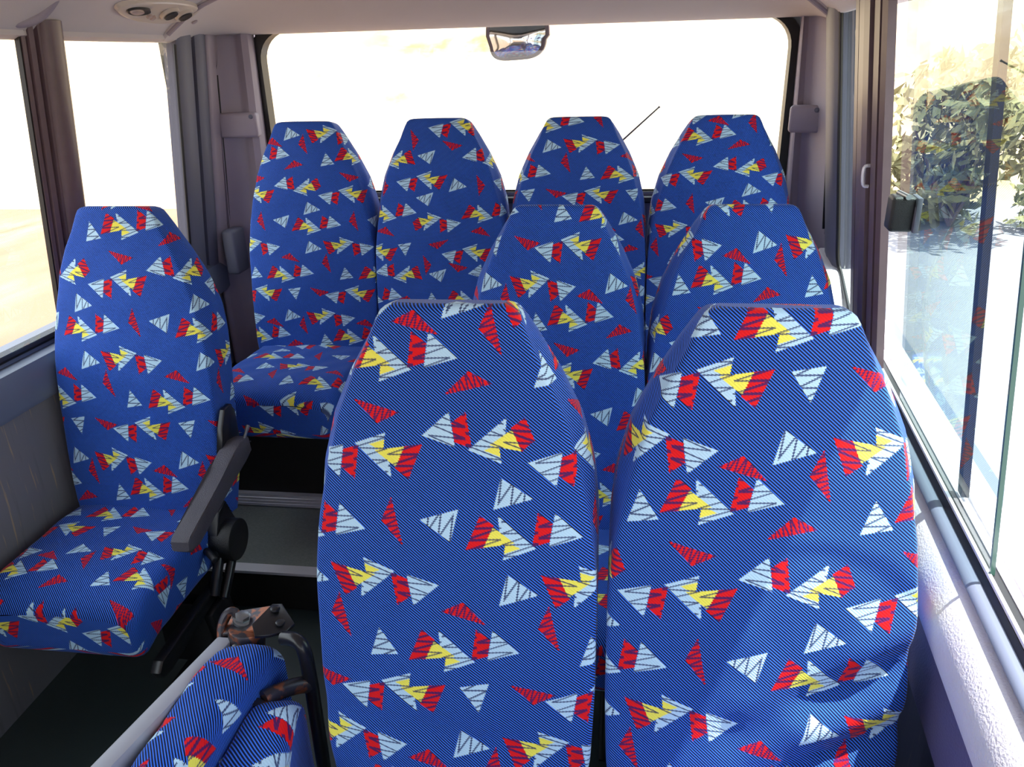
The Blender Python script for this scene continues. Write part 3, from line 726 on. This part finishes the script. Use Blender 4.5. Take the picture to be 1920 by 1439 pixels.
# overhead light and air nozzles, lying on the cove above the left rear window
e = thing('overhead_console', (-1.33, 2.36, 1.72), 'beige almond-shaped overhead panel with reading light and two air nozzles', 'overhead panel')
def cove(y, q, lift=.0):
    # q: distance across the cove (from window edge upward), point pushed off the surface
    x = -1.425+q*.80; z = zc(x, y); x2 = x+.01; z2 = zc(x2, y)
    t = Vector((x2-x, 0, z2-z)).normalized(); nrm = Vector((t.z, 0, -t.x))
    return Vector((x, y, z))+nrm*lift
def almond(k0, n=40):
    out = []
    for i in range(n):
        t = 2*math.pi*i/n; c, s_ = math.cos(t), math.sin(t)
        out.append((2.385+k0*.215*c*(1), .085+k0*.062*s_*(1+.15*c)))
    return out
bm = bmesh.new()
A = [bm.verts.new(cove(a, b, .001)) for a, b in almond(1.0)]; B = [bm.verts.new(cove(a, b, .012)) for a, b in almond(.97)]; Cc = [bm.verts.new(cove(a, b, .015)) for a, b in almond(.90)]
Dd = [bm.verts.new(cove(a, b, .013)) for a, b in almond(.5)]; Ee = [bm.verts.new(cove(a, b, .011)) for a, b in almond(.1)]
for P_, Q_ in ((A, B), (B, Cc), (Cc, Dd), (Dd, Ee)):
    for i in range(40): bm.faces.new((P_[i], P_[(i+1) % 40], Q_[(i+1) % 40], Q_[i]))
bm.faces.new(Ee); link('panel', bm, 'lamp', e)
def disc(y, q, r1, r2, h0, h1, mat, name, par):
    bm = bmesh.new(); n = 24
    P1 = [bm.verts.new(cove(y+r1*math.cos(t), q+r2*math.sin(t), h0)) for t in [2*math.pi*i/n for i in range(n)]]
    P2 = [bm.verts.new(cove(y+r1*.93*math.cos(t), q+r2*.93*math.sin(t), h1)) for t in [2*math.pi*i/n for i in range(n)]]
    P3 = [bm.verts.new(cove(y+r1*.6*math.cos(t), q+r2*.6*math.sin(t), h1*.95)) for t in [2*math.pi*i/n for i in range(n)]]
    for a, b in ((P1, P2), (P2, P3)):
        for i in range(n): bm.faces.new((a[i], a[(i+1) % n], b[(i+1) % n], b[i]))
    bm.faces.new(P3); return link(name, bm, mat, par)
lm = disc(2.265, .085, .058, .020, .012, .020, 'black', 'reading_light', e)
disc(2.25, .087, .033, .012, .019, .024, 'lens', 'lens', lm)
for y in (2.43, 2.515):
    nz_ = disc(y, .085, .036, .034, .012, .022, 'lamp', 'air_nozzle', e); disc(y, .085, .026, .025, .020, .025, 'black', 'nozzle_opening', nz_)
disc(2.345, .062, .010, .010, .013, .019, 'lens', 'switch', e); disc(2.372, .055, .010, .010, .013, .019, 'lens', 'switch', e)
bm = bmesh.new(); cyl(bm, cove(2.625, .05, -.004), cove(2.625, .05, .018), .010, 16, .002); tag(link('screw_cap', bm, 'trim'), 'small grey screw cap on the rear ceiling panel near left window top', 'screw cap')
# grab loop at the top left
bm = bmesh.new()
tube(bm, smooth_path([(-1.475, 1.80, 1.80), (-1.462, 1.845, 1.735), (-1.450, 1.885, 1.705), (-1.425, 1.925, 1.712), (-1.40, 1.945, 1.735), (-1.36, 1.95, 1.775), (-1.32, 1.94, 1.82)], 5), .014, 12)
tag(link('curtain_rail', bm, 'trim'), 'grey rail end at the ceiling above the left window pillar', 'rail')
# mirror seen through the rear window
e = thing('rear_mirror', (-.40, 3.27, 1.60), 'rounded convex mirror in brown housing hanging outside top of rear window', 'mirror')
def mir(P, y0, bul):
    bm = bmesh.new(); c = Vector((-.398, y0, 1.655)); prev = None
    R_ = []
    for k in (1, .8, .6, .4, .2):
        R_.append([bm.verts.new((c.x+(x-c.x)*k, y0-bul*(1-k*k), c.z+(z-c.z)*k)) for x, z in P])
    for a, b in zip(R_, R_[1:]):
        for i in range(len(P)): bm.faces.new((a[i], a[(i+1) % len(P)], b[(i+1) % len(P)], b[i]))
    bm.faces.new(R_[-1]); return bm
def mshape(k):
    P = []
    for i in range(40):
        t = 2*math.pi*i/40; c, s_ = math.cos(t), math.sin(t); ex = .62
        P.append((-.398+k*(.124*abs(c)**ex*(1 if c > 0 else -1)-(.012*(s_ < 0)*c)), 1.668+k*(.088*abs(s_)**ex*(1 if s_ > 0 else -1))+.012*c*(s_ < 0)))
    return P
bm = mir(mshape(1), 3.27, .0)
r_ = bmesh.ops.extrude_face_region(bm, geom=list(bm.faces)); 
for v_ in [g for g in r_['geom'] if isinstance(g, bmesh.types.BMVert)]: v_.co.y += .05
link('housing', bm, 'mframe', e)
link('mirror_glass', mir(mshape(.88), 3.266, .018), 'mirror', e)
bm = bmesh.new(); tube(bm, smooth_path([(-.38, 3.30, 1.70), (-.36, 3.26, 1.80), (-.36, 3.12, 1.84), (-.36, 3.02, 1.83)], 4), .010, 8); link('mirror_arm', bm, 'black', e)
bm = bmesh.new(); tube(bm, [(-.18, 3.02, 1.10), (-.06, 3.06, 1.225), (.02, 3.07, 1.295), (.148, 3.08, 1.408)], [.006, .0042, .0036, .003], 8); tube(bm, [(.146, 3.08, 1.406), (.150, 3.08, 1.410)], .004, 8)
tag(link('antenna', bm, 'steel'), 'thin dark slanted rod outside rear window above third rear seat', 'antenna')
# dark shelf edge behind the rear seats, seen between them
bm = bmesh.new(); box(bm, (-.38, 2.905, 1.10), (1.8, .03, .022), None, .005); struct('trim_24', bm, 'seal', False)
# small stencil marks on the right glass
def scribble(name, y0, z0, n, h, label):
    bm = bmesh.new(); rr = random.Random(3)
    for i in range(n):
        y = y0-rr.random()*.012; z = z0-i*.0075
        for k in range(3):
            tube(bm, [(xr(y, z)+.030, y-k*.006, z), (xr(y, z)+.030, y-k*.006-.004, z+.002*rr.uniform(-1, 1))], .0006, 4)
    tag(link(name, bm, 'trimdark'), label, 'marking')

# ------------------------------------------------------------------ outside
bm = bmesh.new(); bmesh.ops.create_grid(bm, x_segments=2, y_segments=2, size=60)
for v_ in bm.verts: v_.co.z = -.95
struct('ground', bm, 'dry', False)
bm = bmesh.new()
for x0, x1, y0, y1 in ((1.2, 6.5, -30, 40),):
    bm.faces.new([bm.verts.new(p) for p in ((x0, y0, -.94), (x1, y0, -.94), (x1+3, y1, -.94), (x0-1, y1, -.94))])
struct('road', bm, 'road', False)
def hill(name, fn, nx, ny, mat):
    bm = bmesh.new(); rows = []
    for j in range(ny+1): rows.append([bm.verts.new(fn(i/nx, j/ny)) for i in range(nx+1)])
    for A, B in zip(rows, rows[1:]):
        for i in range(nx): bm.faces.new((A[i], A[i+1], B[i+1], B[i]))
    return struct(name, bm, mat)
hill('ground_bank_rear', lambda u, v: (-22+44*u, 14+10*v, -.95+5.5*v+.5*nz(u*20, v*9)*v), 60, 24, 'hill')
hill('ground_bank_right', lambda u, v: (8.5+8*v, -8+40*u, -.95+6.5*v+.5*nz(u*26, v*7, 2)*v), 60, 24, 'hill')
def bush(x, y, z, r, h, mat, label, grp, n=420, sd=0):
    rr = random.Random(sd)
    e = thing('bush', (x, y, z), label, 'bush', grp)
    bm = bmesh.new()
    cl = [(rr.gauss(0, .38)*r, rr.gauss(0, .38)*r, h*(.08+.80*rr.random()), r*rr.uniform(.3, .5)) for _ in range(12)]
    for _ in range(n):
        cx, cy, cz, cr_ = rr.choice(cl)
        d = Vector((rr.gauss(0, 1), rr.gauss(0, 1), rr.gauss(0, 1.5))).normalized()*cr_*rr.uniform(.3, 1.1)
        p = Vector((x+cx, y+cy, z+max(.05, cz+d.z)))+Vector((d.x, d.y, 0))
        a = Vector((rr.gauss(0, 1), rr.gauss(0, 1), rr.gauss(0, 1))).normalized(); b = a.orthogonal().normalized()
        L_ = r*rr.uniform(.045, .10)
        bm.faces.new([bm.verts.new(p+a*L_), bm.verts.new(p+b*L_*.45), bm.verts.new(p-a*L_), bm.verts.new(p-b*L_*.45)])
    link('foliage', bm, mat, e, False)
    bm = bmesh.new()
    for cx, cy, cz, cr_ in cl[:6]: tube(bm, [(x, y, z), (x+cx*.5, y+cy*.5, z+cz*.5), (x+cx, y+cy, z+cz)], [.02*r, .014*r, .008*r], 5)
    link('stem', bm, 'mframe', e)
bush(4.9, 12.2, -.9, 1.7, 2.3, 'leafb', 'dark green bush seen through the right sliding window, nearest of the roadside scrub', 'roadside bushes', 2600, 1)
bush(10.2, 12.0, -.9, 1.5, 2.7, 'leafa', 'dry yellow-brown bush behind the green one outside right windows', 'roadside bushes', 2200, 2)
bush(6.4, 19.5, -.9, 1.6, 2.4, 'leafa', 'dry bush far back by the road, seen through narrow right rear window', 'roadside bushes', 1800, 3)
